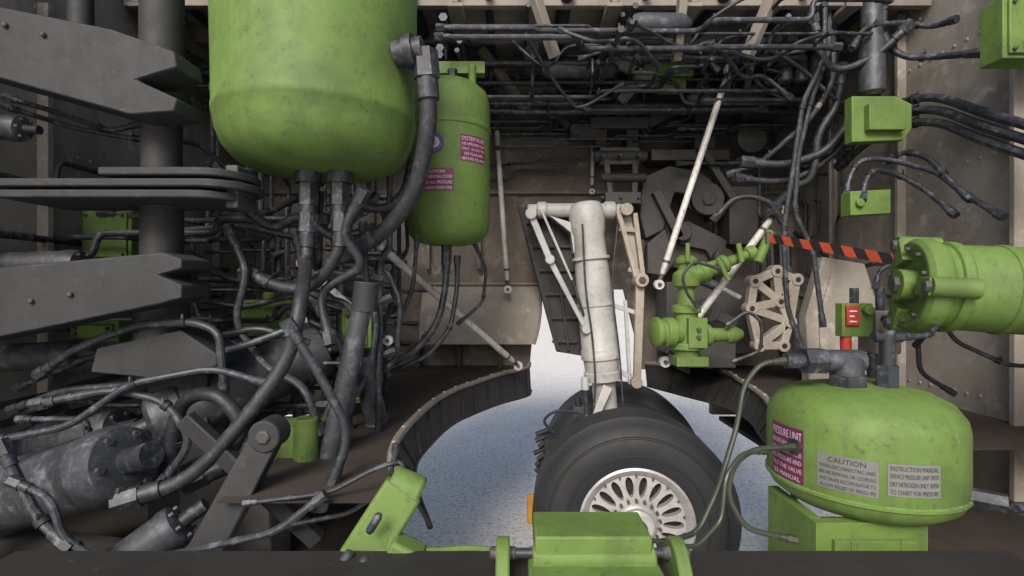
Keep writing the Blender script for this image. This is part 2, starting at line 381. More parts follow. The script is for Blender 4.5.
# big green actuator entering from the right
mb = MB(); p0 = Vector((127,166,1)); p1 = Vector((205,146,-4)); d = (p1-p0).normalized()
mb.lathe(p0, d, [(0,3),(8,3),(10,1.8),(12,0.8),(13.8,0.8),(15,2.2),(15.2,5.5),(14.4,7.2),(13.4,8),(13.2,9.5),(14.4,10),(14.4,12.4),(13.5,13.2),(13.5,60),(14,61),(14,64),(13,65),(13,90)], GREEN, 56)
u, w = basis(d)
for k in range(3):
    a = math.radians(62+120*k); rad = (u*math.cos(a)+w*math.sin(a)); q = p0 + rad*15.2
    mb.cyl(q+d*0.2, q+d*12.4, 3.1, GREEN, 20); mb.cyl(q-d*1.4, q+d*0.2, 1.9, MACH, 6)
    mb.beam(p0+d*4+rad*8, p0+d*4+rad*16, 5.6, 8.5, GREEN, up=d)
mb.lathe(p0+d*24, d, [(13.6,0),(14.0,0.2),(14.0,2),(13.6,2.2)], GREEN, 56, cap=False)
for k in range(10):
    a = math.radians(18+36*k); rad = (u*math.cos(a)+w*math.sin(a)); q = p0+rad*11.6; mb.cyl(q-d*0.4, q+d*1.5, 0.8, MACH, 6)
mb.cyl(p0-d*2, p0+d*3.2, 5, GREEN, 24); mb.cyl(p0-d*3.5, p0-d*1.8, 2.8, MACH, 6)
mb.obj('gear_retract_actuator', 0.3)

# green actuator hanging near centre
mb = MB(); X, Y = 96, 282
mb.lathe((X,Y,0), (0,0,1), [(3,-41),(6,-41),(6.5,-37),(6.8,-34),(9,-33.5),(9,-30),(6.5,-29.5),(6.2,-20),(6.2,-14),(7.8,-13.5),(7.8,-10),(5,-9),(4.4,-4),(4.4,0),(7,1),(7.6,4),(7,8),(4.5,10),(4.5,13),(5.8,13.5),(5.8,16),(3,18)], GREEN, 28)
mb.lathe((X-4,Y-2,-24), (-1,-0.15,0), [(6,0),(6.5,4),(8,4.5),(8,9),(6.4,9.8),(6.4,12),(8.2,12.6),(8.2,15),(5,16.5)], GREEN, 24)
mb.box((X-8,Y-9,-42), (X+9,Y+6,-37), GREEN); mb.box((X-2,Y-10,-32), (X+8,Y-3,-16), GREEN)
mb.lathe((X+4,Y-2,-26), (1,0.1,0.02), [(4.5,0),(4.5,5),(6,5.5),(6,8),(4,9),(3.6,18),(5,19),(5,22),(2.5,27)], GREEN, 20)
mb.lathe((X+2,Y-2,6), (0.93,0.1,0.36), [(5,0),(5.2,5),(6,6),(6,9),(4.4,10),(4,18),(5.2,18.5),(5.2,21),(3,23),(2.6,34),(4.2,34.5),(4.2,39),(1,40)], GREEN, 20)
mb.cyl((134,279,14), (141,279,31), 2.6, GREEN, 14); mb.cyl((110,274,16), (116,274,4), 1.2, GREEN, 10); mb.cyl((124,276,14), (122,276,24), 1.4, GREEN, 10)
mb.cyl((X-2,Y-8,14), (X-2,Y-8,24), 1.2, GREEN, 10)
for z in (-22, -26): mb.cyl((X+3,Y-12,z), (X+3,Y-9,z), 1.2, MACH, 6)
mb.obj('uplock_actuator', 0.25)
pipe([(98,270,-10),(92,268,-4),(88,266,6),(94,266,14),(108,266,10)],0.8,HOSE,'hydraulic_pipe')
pipe([(116,276,-20),(126,274,-12),(134,274,-18),(134,276,-34),(120,278,-40)],0.9,PIPE,'hydraulic_pipe')

# small green boxes & brackets
def gbox(lo, hi, name='valve_manifold_block', extra=()):
    mb = MB(); mb.box(lo, hi, GREEN)
    x0,y0,z0 = lo; x1,y1,z1 = hi
    mb.box((x0+1.5,y0-1.2,z0+1.5), (x1-1.5,y0-0.01,z1-1.5), GREEN)
    for sx in (x0+3, x1-3):
        for sz in (z0+3, z1-3): mb.cyl((sx,y0-2.4,sz), (sx,y0-1.1,sz), 0.9, MACH, 6)
    for e in extra: mb.cyl(*e)
    return mb.obj(name, 0.5)
gbox((-136,254,-26), (-106,266,-6), extra=[((-121,256,-8),(-121,256,2),3,GREEN,16)])
gbox((-90,176,-62), (-67,190,-48), extra=[((-70,174,-64),(-70,174,-44),4,GREEN,16)])
gbox((-190,226,12), (-168,238,35)); gbox((-164,190,-20), (-146,200,-12))
gbox((-68,204,-24), (-56,214,-8)); gbox((-73,222,-50), (-60,232,-18))
gbox((86,316,131), (112,336,141), extra=[((90,322,127),(108,322,127),5,GREEN,18),((84,322,131),(84,322,139),2,GREEN,12)])
gbox((188,300,148), (206,330,160)); gbox((188,196,88), (214,206,112))
gbox((-62,340,122), (-44,352,140)); gbox((-140,300,126), (-118,320,142))
mb = MB(); mb.prism([(170,73),(196,74),(200,80),(200,92),(192,96),(170,96)], 256, 262, GREEN); mb.box((176,252,78),(194,255.9,91), GREEN); mb.obj('pipe_support_bracket', 0.4)
mb = MB(); mb.prism([(168,36),(188,37),(188,49),(168,48)], 254, 262, GREEN); mb.cyl((172,252,42),(172,256,42),2,GREEN,14); mb.obj('pipe_support_bracket', 0.4)

# selector valve with red face
mb = MB(); mb.box((129,200,-19), (141,204.5,-6), GREEN); mb.box((130,198.6,-14.5), (135,199.95,-7), RED)
for i in range(3): mb.box((130.8,198.2,-13.4+i*2.0), (133.8-(i%2),198.58,-12.7+i*2.0), INK)
mb.cyl((138,200.1,-8.5), (138,197,-8.5), 1.8, GREEN, 16); mb.cyl((135,202,-6.2), (135,202,0), 1.8, PIPE, 6); mb.cyl((132,202.5,-18.8), (132,202.5,-25), 2.0, RED, 12)
mb.obj('selector_valve', 0.5)
mb = MB(); mb.box((143,201,-26), (153,212,-9), RIBM); mb.cyl((146,201.2,-12),(146,197,-12),1.6,PIPE,6); mb.cyl((150,201.2,-18),(150,196,-18),1.9,PIPE,6); mb.cyl((148,206,-9.2),(148,206,0),1.6,PIPE,12)
mb.cyl((145,206,-25.8),(145,206,-36),2,PIPE,14); mb.obj('solenoid_manifold', 0.5)

# red and black warning strap
mb = MB(); a = Vector((128,256,25)); b = Vector((148,190,9.5)); d = (b-a); n = 26; up = Vector((0,0,1)) * 2.1
for i in range(n):
    q0 = a + d*i/n; q1 = a + d*(i+1)/n; sh = d/n*0.9
    th = Vector((0.5, 0.3, 0))
    mb.add([q0-up, q1-up, q1+up-sh, q0+up-sh, q0-up+th, q1-up+th, q1+up-sh+th, q0+up-sh+th],
           [(0,1,2,3),(7,6,5,4),(0,4,5,1),(3,2,6,7)], ORANGE if (i//2) % 2 == 0 else BLACK)
mb.cyl(a+Vector((0,0,-3)), a+Vector((0,0,3)), 1.4, MACH, 12); mb.obj('warning_strap')

# bottom-centre green hinge on the keel beam
mb = MB(); mb.box((-119.5,100,-86), (119.5,122,-67.2), MACH); mb.box((-120,98,-67), (120,124,-63.5), SEAL)
for x in range(-110, 120, 9): mb.cyl((x,103,-63.6), (x,103,-62.6), 0.9, MACH, 6)
mb.obj('keel_beam', 0.4)
mb = MB()
mb.box((5,111,-59.9), (30.5,124,-54), GREEN); mb.box((3.5,104,-67), (32,114,-60), GREEN)
mb.cyl((4.5,113,-59.5), (31.5,113,-59.5), 2.6, GREEN, 20)
for x in (-3.5, 35): 
    mb.prism([(104,-66),(120,-66),(120,-61),(116,-56),(113,-55.4),(110,-56.5),(106,-61)], x, x+3, GREEN, 'yz')
    mb.cyl((x-1.5,114,-59), (x+4.5,114,-59), 1.4, MACH, 12)
mb.cyl((-3,114,-59), (38,114,-59), 1.1, PIPE, 12)
mb.obj('door_hinge_fitting', 0.5)

# bottom-left green actuator
mb = MB(); mb.beam((-39,128,-69), (-28,134,-52), 10.5, 11, GREEN, up=(0,-1,0)); mb.cyl((-31.5,133,-50), (-23.5,133,-53.5), 4.2, GREEN, 22)
mb.box((-36,120,-69), (-24,132,-64), GREEN); mb.beam((-30,126,-63), (-22,126,-67), 7, 5, GREEN)
mb.cyl((-38,121,-62), (-44,118,-72), 1.3, CYL, 14); mb.cyl((-34,120,-63), (-40,117,-74), 1.3, CYL, 14)
mb.cyl((-34,121,-58), (-31,120.5,-53), 1.0, PIPE, 12); mb.obj('door_actuator', 1.0)

# ------------------------------------------------------------------ left structural post and plates
mb = MB()
mb.lathe((-123,180,0), (0,0,1), [(8.6,-24),(8.6,0),(6.6,1),(6.6,30),(8.3,31),(8.3,34),(6.2,35),(6.2,58),(8.6,60),(8.6,74),(6.8,76),(6.8,130)], BEAM, 32)
mb.prism([(-182,93),(-127,82),(-107,75),(-106,70),(-119,66),(-106,60),(-107,56),(-121,55),(-182,72)], 162, 176, BEAM)
mb.prism([(-182,4),(-130,9),(-108,11),(-102,9),(-102,6),(-109,4),(-102,1),(-102,-3),(-109,-5),(-182,-20)], 158, 174, BEAM)
for z0, z1, x0, x1, e in ((35,37.5,-128,-86,0),(31.5,34,-168,-85,2),(28,30.5,-160,-88,1)):
    pts = []
    for i in range(13):
        t = -math.pi/2 + math.pi*i/12; pts.append((x1-12+12*math.cos(t), 172+14*math.sin(t)))
    pts += [(x0,186),(x0,158)]
    mb.prism(pts, z0, z1, BEAM, 'xy')
mb.box((-93,166,26), (-89,178,40), MACH); mb.cyl((-91,165,33), (-91,168,33), 2.2, MACH, 6)
mb.prism([(-138,-20),(-110,-14),(-98,-22),(-98,-26),(-120,-30),(-140,-28)], 170, 186, BEAM)
mb.box((-134,188,-95), (-112,200,-20), BEAM)
for (x, z) in ((-172,86),(-160,83),(-148,80),(-172,-8),(-160,-6),(-148,-4),(-136,-2)): mb.cyl((x,(160.8 if z > 20 else 156.8),z),(x,(162.2 if z > 20 else 158.2),z),1.0,MACH,6)
mb.obj('structural_post', 0.5)
mb = MB(); mb.box((-190,186,120),(-105,200,150), BEAM); mb.cyl((-160,190,84),(-160,190,130),4,BEAM,16); mb.obj('upper_support_beam', 0.5)

def ram(a, b, r, rod_len, name, mat=CYL, r2=None):
    a = Vector(a); b = Vector(b); d = (b-a).normalized(); L = (b-a).length; mb = MB()
    mb.lathe(a, d, [(r*0.75,-1.2),(r*0.92,0),(r,1),(r,L*0.12),(r*1.05,L*0.13),(r*1.05,L*0.17),(r,L*0.18),(r,L*0.84),(r*1.06,L*0.85),(r*1.06,L*0.93),(r*0.95,L),(r*0.5,L+1)], mat, 40)
    mb.cyl(b, b+d*rod_len, r2 or r*0.35, PIPE, 18); mb.cyl(a-d*rod_len*0.5, a, r*0.3, PIPE, 16)
    u, w = basis(d)
    for k in range(6):
        q = b + (u*math.cos(k*1.047)+w*math.sin(k*1.047))*r*0.75; mb.cyl(q, q+d*1.5, r*0.1, MACH, 6)
    return mb.obj(name)
ram((-132,190,-50), (-80,218,-26), 11.5, 18, 'hydraulic_cylinder')
ram((-166,164,-68), (-113,150,-51), 11, 10, 'hydraulic_cylinder')
ram((-112,142,-80), (-96,148,-68), 6, 8, 'hydraulic_cylinder')
ram((-196,190,8), (-160,190,9), 5, 8, 'hydraulic_cylinder'); ram((-196,186,-26), (-158,186,-24), 5, 8, 'hydraulic_cylinder')
ram((-60,205,-28), (-56,215,-60), 4.5, 8, 'hydraulic_cylinder')
ram((-78,214,4), (-62,222,-2), 4.5, 12, 'hydraulic_cylinder')
ram((-188,200,-62), (-150,196,-54), 8, 8, 'hydraulic_cylinder')
ram((-196,180,58), (-172,180,56), 4.5, 6, 'hydraulic_cylinder')

mb = MB(); mb.beam((-92,140,-88), (-70,148,-42), 10, 5, BEAM, up=(0,-1,0), w1=8); mb.cyl((-70,144,-42),(-70,152,-42),4.6,BEAM,20); mb.cyl((-70,143.2,-42),(-70,144.2,-42),2.2,MACH,6); mb.obj('diagonal_brace', 0.6)
mb = MB(); mb.cyl((-51,180,0), (-67,176,-76), 3.4, CYL, 20); mb.cyl((-51,180,2),(-52,180,-8),4.4,BEAM,20); mb.cyl((-63,177,-60),(-65,176.6,-68),4.6,BEAM,20); mb.obj('drag_strut')
mb = MB(); mb.beam((-96,150,-38), (-60,158,-78), 5, 4, BEAM, up=(0,-1,0)); mb.obj('diagonal_brace', 0.5)
mb = MB(); mb.prism([(-112,-60),(-84,-50),(-80,-95),(-112,-95)], 172, 186, MACH); mb.prism([(-196,-78),(-150,-80),(-120,-84),(-120,-95.5),(-196,-95.5)], 120, 170, MACH); mb.obj('mounting_bracket', 0.5)

# ------------------------------------------------------------------ white rods
def rod(a, b, r, name='support_rod', mat=ROD):
    a = Vector(a); b = Vector(b); d = (b-a).normalized(); L = (b-a).length; mb = MB()
    mb.lathe(a, d, [(r*0.55,5*r*0.6),(r*0.6,3.2*r),(r*0.9,4.5*r),(r,6.5*r),(r,L-6.5*r),(r*0.9,L-4.5*r),(r*0.6,L-3.2*r),(r*0.55,L-1.5*r)], mat, 18)
    for p, s in ((a, 1), (b, -1)):
        u = Vector((0,1,0)); mb.cyl(p-u*r*0.9, p+u*r*0.9, r*1.5, mat, 18); mb.cyl(p-u*r*1.4, p+u*r*1.4, r*0.6, MACH, 8)
        mb.cyl(p+d*s*1.2*r, p+d*s*3.4*r, r*0.75, MACH, 8); mb.cyl(p+d*s*7*r, p+d*s*7.8*r, r*1.15, MACH, 14)
    return mb.obj(name)
rod((-12,370,128), (-3,366,-1), 1.9)
rod((130,307,131), (86,300,2), 1.9)
rod((156,300,46), (87,292,-42), 2.1)
rod((-68,232,26), (4,330,-50), 1.9)
rod((-84,205,10), (-52,215,-22), 1.4)
rod((60,372,135), (58,372,70), 1.4)

# ------------------------------------------------------------------ landing gear
gear_root = bpy.data.objects.new('main_landing_gear', None); scene.collection.objects.link(gear_root); gear_root.location = (0.6, 3.33, -0.5)
def gpart(o): 
    o.parent = gear_root; o.matrix_parent_inverse = Matrix.Translation(-gear_root.location); return o
mb = MB(); top = Vector((48,333,52)); bot = Vector((66,333,-128)); d = (bot-top).normalized()
mb.lathe(top, d, [(6,-4),(9,-3),(11,0),(11.6,6),(11.2,14),(10.2,18),(10.6,30),(11.6,60),(11.9,92),(12.6,93),(12.6,98),(11.4,99),(11,106),(12,107),(12,112),(8.5,113),(7.6,114),(7.6,178),(10,180),(10,186)], GEAR, 40)
gpart(mb.obj('shock_strut'))
mb = MB(); mb.lathe((10,336,51), (1,0,0), [(3.2,0),(4,1),(4,6),(5.6,7),(5.6,12),(4.6,13),(4.6,50),(5.8,51),(5.8,57),(4.2,58),(4.2,66)], GEAR, 24)
mb.prism([(24,47),(46,40),(40,22),(38,36)], 331, 341, GEAR)
gpart(mb.obj('trunnion', 0.4))
mb = MB()
mb.beam((12,326,47), (24,326,18), 4.2, 3.6, GEAR, up=(0,-1,0)); mb.beam((24,326,18), (47,328,-26), 3.6, 3.4, GEAR, up=(0,-1,0), w1=2.6)
mb.cyl((12,322,47),(12,330,47),3.6,GEAR,18); mb.cyl((24,322,18),(24,330,18),3,GEAR,18); mb.cyl((47,322,-26),(47,332,-26),3,GEAR,18)
mb.beam((18,322,50), (38,324,5), 1.6, 1.6, GEAR, up=(0,-1,0)); mb.cyl((38,324,5),(46,326,-18),0.9,PIPE,10)
gpart(mb.obj('side_brace', 0.4))
mb = MB()
mb.beam((68,330,50), (80,328,4), 3, 5, TAN, up=(0,-1,0), w1=3); mb.beam((79,330,48), (84,328,4), 3, 5, TAN, up=(0,-1,0))
mb.beam((73,333,46),(81,331,6),9,1.6,TAN,up=(0,-1,0),w1=5)
mb.beam((69,330,38),(80,330,37),3,3,TAN,up=(0,-1,0)); mb.beam((75,330,12),(84,330,10),3,3,TAN,up=(0,-1,0))
mb.beam((82,328,6), (80,328,-60), 5.5, 4, TAN, up=(0,-1,0), w1=4.5); mb.beam((73,330,-8), (76,330,-62), 2, 3, GEAR, up=(0,-1,0))
mb.cyl((82,322,5),(82,333,5),4.4,TAN,20); mb.cyl((82,321,5),(82,323,5),2.4,MACH,6); mb.cyl((73,324,50),(73,336,50),4,TAN,20); mb.cyl((79,323,-60),(79,333,-60),3.6,TAN,18)
mb.beam((62,332,-10),(80,330,-16),3,3,GEAR,up=(0,-1,0)); mb.beam((64,332,-52),(79,330,-58),3.4,3,GEAR,up=(0,-1,0))
gpart(mb.obj('lock_link', 0.4))
mb = MB()
mb.beam((60,322,-62),(50,318,-84),6,3,GEAR,up=(0,-1,0),w1=4); mb.beam((50,318,-84),(62,322,-112),4,3,GEAR,up=(0,-1,0),w1=6); mb.cyl((50,312,-84),(50,326,-84),2.6,MACH,16)
mb.cyl((46,322,-60),(47,322,-82),1.3,PIPE,12); mb.cyl((46,322,-56),(46,322,-64),2.6,GEAR,14)
mb.cyl((42,330,-70),(45,330,-92),2.2,BLACK,14); mb.box((40,326,-84),(47,334,-76),MACH)
gpart(mb.obj('torque_link', 0.3))
mb = MB()
for (pts, r) in (([(44,320,40),(46,320,0),(50,320,-30),(52,320,-60),(50,316,-90),(56,308,-108)],0.6), ([(66,320,40),(63,320,0),(67,320,-40),(69,318,-72)],0.6)):
    mb.tube(spline(pts), r, PIPE, 8)
for z in (20,-10,-40): mb.lathe(top+d*(52-z), d, [(12,0),(12.4,0.2),(12.4,1.8),(12,2)], GEAR, 36)
gpart(mb.obj('brake_line'))
mb = MB(); mb.cyl((68,268,-126), (79,395,-126), 6, GEAR, 24)
gpart(mb.obj('axle'))
rb = random.Random(3)
mb = MB()
for i in range(8):
    mb.cyl((23-rb.random()*3, 318+i*1.5, -88-i*4),(17-rb.random()*4, 318+i, -91-i*4.2),1.5,BLACK,10)
mb.box((20,312,-124),(30,330,-92),BLACK); mb.tube(spline([(26,318,-90),(20,316,-82),(28,316,-76),(44,318,-78)]),0.9,PIPE,8)
gpart(mb.obj('brake_unit'))

def wheel(cx, cy, cz, name):
    mb = MB(); d = Vector((0.085,1,0)).normalized(); c = Vector((cx,cy,cz))
    prof = [(27,-15),(30,-17.5),(34,-19.6),(39,-20.8),(44,-20.8),(49,-19),(53,-15.5),(55.2,-12)]
    for t in (-9.5,-4.8,0,4.8,9.5): prof += [(56.2,t-1.9),(56.2,t-0.55),(55.4,t-0.4),(55.4,t+0.4),(56.2,t+0.55),(56.2,t+1.9)]
    prof += [(55.2,12),(53,15.5),(49,19),(44,20.8),(39,20.8),(34,19.6),(30,17.5),(27,15)]
    mb.lathe(c, d, prof, TYRE, 96, cap=False)
    mb.lathe(c, d, [(36.8,-20.3),(37.2,-21.0),(37.9,-21.1),(38.2,-20.7)], TYRE, 96, cap=False)
    mb.lathe(c, d, [(46.6,-19.9),(47.0,-20.6),(47.6,-20.4),(47.9,-19.5)], TYRE, 96, cap=False)
    for sgn in (-1, 1):
        mb.lathe(c, d*sgn, [(24.5,12),(26,15.5),(29.6,18.6),(30.8,17.9),(30.8,15.5),(28,12)], RIM, 72, cap=False)
        mb.lathe(c, d*sgn, [(28.5,10.2),(0,10.2)], BLACK, 48, cap=False)
        mb.lathe(c, d*sgn, [(12,14.5),(11,17),(9.5,18),(9,20.5),(7.5,21.5),(0,21.5)], RIM, 40, cap=False)
        mb.lathe(c, d*sgn, [(5,21.5),(5,22.6),(4,23),(0,23)], MACH, 20, cap=False)
        u, w = basis(d*sgn); NS = 18; dr = 2*math.pi/NS; r0, r1 = 11.2, 26.2
        def PT(r, a, t): return c + d*sgn*t + (u*math.cos(a)+w*math.sin(a))*r
        m = 8; loop = []
        for i in range(m): loop.append((-1+2*i/m, -1))
        for i in range(m): loop.append((1, -1+2*i/m))
        for i in range(m): loop.append((1-2*i/m, 1))
        for i in range(m): loop.append((-1, 1-2*i/m))
        N = len(loop)
        for k in range(NS):
            a0 = k*dr; vs = []
            for (p, q) in loop:
                r = (r0+r1)/2 + q*(r1-r0)/2; a = a0 + p*dr/2; vs.append(PT(r, a, 15.2))
            for depth in (15.2, 11.5):
                for (p, q) in loop:
                    L = math.hypot(p, q); pp, qq = p/L, q/L
                    rr_ = (r0+r1)/2 + 0.9 + qq*5.6; hw = 2.0*(1+0.25*qq)
                    aa = a0 + pp*hw/rr_; vs.append(PT(rr_, aa, depth))
            fs = []
            for j in range(N):
                j2 = (j+1) % N; fs.append((j, j2, N+j2, N+j)); fs.append((N+j, N+j2, 2*N+j2, 2*N+j))
            mb.add(vs, fs, RIM)
            q = PT(12.6, a0+dr/2, 15.3); mb.cyl(q, q+d*sgn*2.0, 0.9, MACH, 6)
            q = PT(25.4, a0+dr/2, 14.8); mb.cyl(q, q+d*sgn*1.6, 0.6, MACH, 6)
    return gpart(mb.obj(name, 0, 40))
wheel(68, 290, -126.5, 'wheel_inner'); wheel(79, 376, -126.5, 'wheel_outer')

mb = MB(); mb.prism([(4,55),(43,52),(48,-46),(30,-43),(10,30)], 346, 350, SEAL)
for i in range(6): mb.beam((9+3.6*i,344.5,44-16*i),(44,344.5,44-16*i),2.0,2.2,BEAM,up=(0,-1,0))
mb.beam((6,344.5,52),(31,344.5,-42),2.4,2.6,BEAM,up=(0,-1,0)); mb.beam((43,344.5,50),(47,344.5,-44),2.4,2.6,BEAM,up=(0,-1,0)); mb.beam((26,344,52),(38,344,-42),1.6,1.8,BEAM,up=(0,-1,0))
mb.obj('landing_gear_door', 0.3)
mb = MB(); mb.prism([(396,-183),(414,-183),(414,-178),(398,-160),(396,-160)], 12, 24, YELLOW, 'yz'); mb.obj('wheel_chock', 0.8)

# ------------------------------------------------------------------ machinery above the leg
mb = MB(); Y = 356
mb.box((58,Y,98),(66,Y+14,146),MACH); mb.box((80,Y,92),(88,Y+14,146),MACH); mb.box((54,Y-4,110),(94,Y+10,118),MACH)
mb.box((40,Y-2,104),(60,Y+9,114),MACH); mb.cyl((44,Y-5,109),(44,Y,109),4.5,MACH,20); mb.box((60,Y-8,84),(87,Y+8,96),MACH)
mb.cyl((56,Y-6,90),(92,Y-6,90),4,BEAM,18); mb.beam((64,Y-6,88),(66,Y-12,62),4,5,MACH,up=(0,-1,0)); mb.beam((84,Y-6,88),(82,Y-12,62),4,5,MACH,up=(0,-1,0))
mb.box((62,Y-16,56),(86,Y-0.3,64),MACH); mb.cyl((60,Y-12,74),(90,Y-12,74),3,BEAM,18); mb.box((70,Y-10,118.2),(78,Y-0.3,138),MACH)
mb.beam((94,Y,114),(128,Y,130),5,7,MACH); mb.beam((40,Y,112),(20,Y+8,134),3,5,MACH)
for x in (60,72,84): 
    for z in (88, 60): mb.cyl((x,Y-18,z),(x,Y-15 if z == 60 else Y-8,z),1.3,CYL,6)
mb.obj('uplock_mechanism', 0.6)
mb = MB(); Y = 352
mb.prism([(90,76),(108,84),(130,80),(146,66),(146,50),(138,46),(136,62),(112,66),(104,40),(92,34),(88,50)], Y, Y+16, MACH)
mb.lathe((132,Y-8,60),(0,1,0),[(11,0),(11,3),(9,3.5),(9,12),(11,12)],MACH,32); mb.lathe((132,Y-9.5,60),(0,1,0),[(4.5,0),(4.5,2)],CYL,16)
mb.prism([(110,44),(122,46),(146,34),(150,14),(142,10),(134,26),(116,30)], Y+0.5, Y+12, MACH); mb.cyl((144,Y-6,20),(144,Y+1,20),7,MACH,24); mb.cyl((116,Y-6,38),(116,Y+1,38),6,MACH,24)
mb.beam((98,Y-3,66),(114,Y-3,34),6,6,MACH,up=(0,-1,0)); mb.beam((128,Y-4,96),(150,Y-4,60),5,6,MACH,up=(0,-1,0))
mb.box((150,Y+0.8,30),(170,Y+20,70),MACH); mb.box((96,Y+0.3,88),(150,Y+22,95.7),MACH); mb.box((126,Y,96),(140,Y+20,135),MACH)
mb.cyl((160,Y-12,100),(160,Y,100),10,MACH,28); mb.cyl((152,Y-10,118),(176,Y-10,118),6,BEAM,20)
mb.box((88,Y+6,14),(150,Y+26,34),MACH); mb.prism([(92,30),(104,40),(112,20),(104,8),(92,10)],Y-4,Y+4,MACH)
mb.obj('walking_beam_mechanism', 0.6)

mb = MB(); Y = 304    # beige lightened bracket: webs between bosses
N = {'a':(143,4),'b':(156,10),'c':(168,5),'d':(158,-8),'e':(141,-12),'f':(146,-34),'g':(160,-34),'h':(164,-20)}
def P3(k, dy=0): return (N[k][0], Y+dy, N[k][1])
for q, (i, j) in enumerate(('ab','bc','cd','da','de','ea','ef','fg','gh','hd','he','ch','bd','fh')): mb.beam(P3(i), P3(j), 4.6, 5+0.15*(q % 5), TAN, up=(0,-1,0))
for k in N: mb.cyl(P3(k,-3.5), P3(k,3.5), 3.6, TAN, 18); mb.cyl(P3(k,-4), P3(k,-3.4), 1.6, BLACK, 12)
mb.obj('lightened_bracket', 0.4)
mb = MB(); Y = 320
mb.box((110,Y,-50),(140,Y+20,-30),MACH); mb.cyl((122,Y-4,-14),(122,Y+6,-14),7,MACH,24); mb.beam((104,Y,-8),(140,Y,-22),5,6,MACH); mb.cyl((150,Y,0),(172,Y,12),5,MACH,20)
mb.beam((168,Y,30),(172,Y,-48),6,8,MACH); mb.cyl((108,Y-6,8),(128,Y-6,0),3,CYL,18); mb.cyl((128,Y-6,0),(140,Y-6,-6),1.6,ROD,14)
mb.box((104,Y+24,-44),(166,Y+50,4),MACH)
mb.obj('door_linkage', 0.5)
mb = MB(); mb.prism([(172,-57.5),(204,-57.5),(212,-10),(204,14),(180,18),(170,-16)], 296, 304, WALLB); mb.prism([(178,-48),(198,-48),(203,-12),(198,4),(184,8),(177,-16)], 294.5, 296.2, WALLB); mb.obj('gusset_panel', 0.6)

# ------------------------------------------------------------------ hand-routed lines, left
L = [
 ([(-186,188,70),(-168,190,65),(-149,190,58),(-138,192,62)],1.0),
 ([(-190,192,68),(-164,192,60),(-142,192,56),(-119,194,55),(-108,200,44)],1.0),
 ([(-181,225,33),(-140,230,30),(-109,228,33),(-86,225,44),(-75,222,52)],1.3),
 ([(-150,220,24),(-117,220,27),(-91,220,21),(-70,218,26),(-58,220,40)],1.3),
 ([(-129,205,13),(-113,205,3),(-89,205,1),(-77,205,7),(-53,208,3)],1.5),
 ([(-126,202,-4),(-108,205,-8),(-88,206,-3),(-64,206,-10),(-50,210,-4)],1.2),
 ([(-159,172,-29),(-143,170,-19),(-123,170,-12),(-103,166,-11),(-95,166,-14),(-93,166,-37)],1.3),
 ([(-176,180,-43),(-158,180,-36),(-134,180,-34),(-116,178,-25),(-92,176,-20),(-72,180,-12)],1.3),
 ([(-178,184,-36),(-150,184,-24),(-120,182,-20),(-90,182,-14),(-74,186,-20)],1.0),
 ([(-158,164,-42),(-136,164,-42),(-134,162,-48),(-142,160,-52)],0.9),
 ([(-127,130,-49),(-117,130,-53),(-114,130,-64),(-105,130,-69),(-89,132,-69),(-62,134,-64),(-50,136,-55)],1.0),
 ([(-132,132,-40),(-122,132,-60),(-112,130,-66)],1.3),
 ([(-72,138,-58),(-50,140,-56),(-38,142,-50),(-30,143,-48),(-31,141,-57),(-36,138,-66)],0.7),
 ([(-68,150,-70),(-48,150,-66),(-36,150,-58),(-34,150,-46)],0.7),
 ([(-84,200,20),(-80,198,-2),(-62,198,-6),(-58,198,-30),(-70,196,-44),(-70,190,-52)],1.2),
 ([(-60,206,26),(-58,205,0),(-54,205,-12),(-56,204,-32),(-62,203,-42)],1.2),
 ([(-66,212,12),(-52,212,8),(-46,212,-6),(-48,212,-30),(-58,212,-38)],1.0),
 ([(-92,212,-10),(-70,212,-20),(-60,210,-30),(-48,210,-26)],1.2),
 ([(-44,238,24),(-46,238,0),(-52,236,-16),(-64,234,-30),(-74,232,-42)],1.0),
 ([(-33,258,16),(-33,256,2),(-36,254,-16),(-46,252,-30),(-60,250,-38),(-76,250,-40)],1.7),
 ([(-28,262,16),(-28,262,0),(-31,260,-20),(-42,258,-34),(-60,256,-42)],1.2),
 ([(-66,262,40),(-60,262,10),(-62,262,-14),(-76,262,-20)],1.2),
 ([(-95,236,14),(-80,236,-2),(-80,236,-24),(-96,236,-34)],1.2),
 ([(-40,270,90),(-52,274,84),(-58,276,50),(-56,276,20),(-66,274,6)],1.0),
 ([(-20,270,24),(-14,280,10),(-16,284,-8),(-30,284,-20)],0.9),
 ([(-140,150,-34),(-118,152,-30),(-104,154,-34),(-96,154,-46),(-104,152,-58)],1.2),
 ([(-150,146,-44),(-128,148,-40),(-112,150,-28),(-90,154,-24),(-74,158,-30)],1.1),
 ([(-104,188,22),(-96,186,6),(-100,184,-12),(-88,182,-28),(-72,178,-34),(-66,176,-50)],1.4),
]
for p, r in L: pipe(p, r, clamps=1)
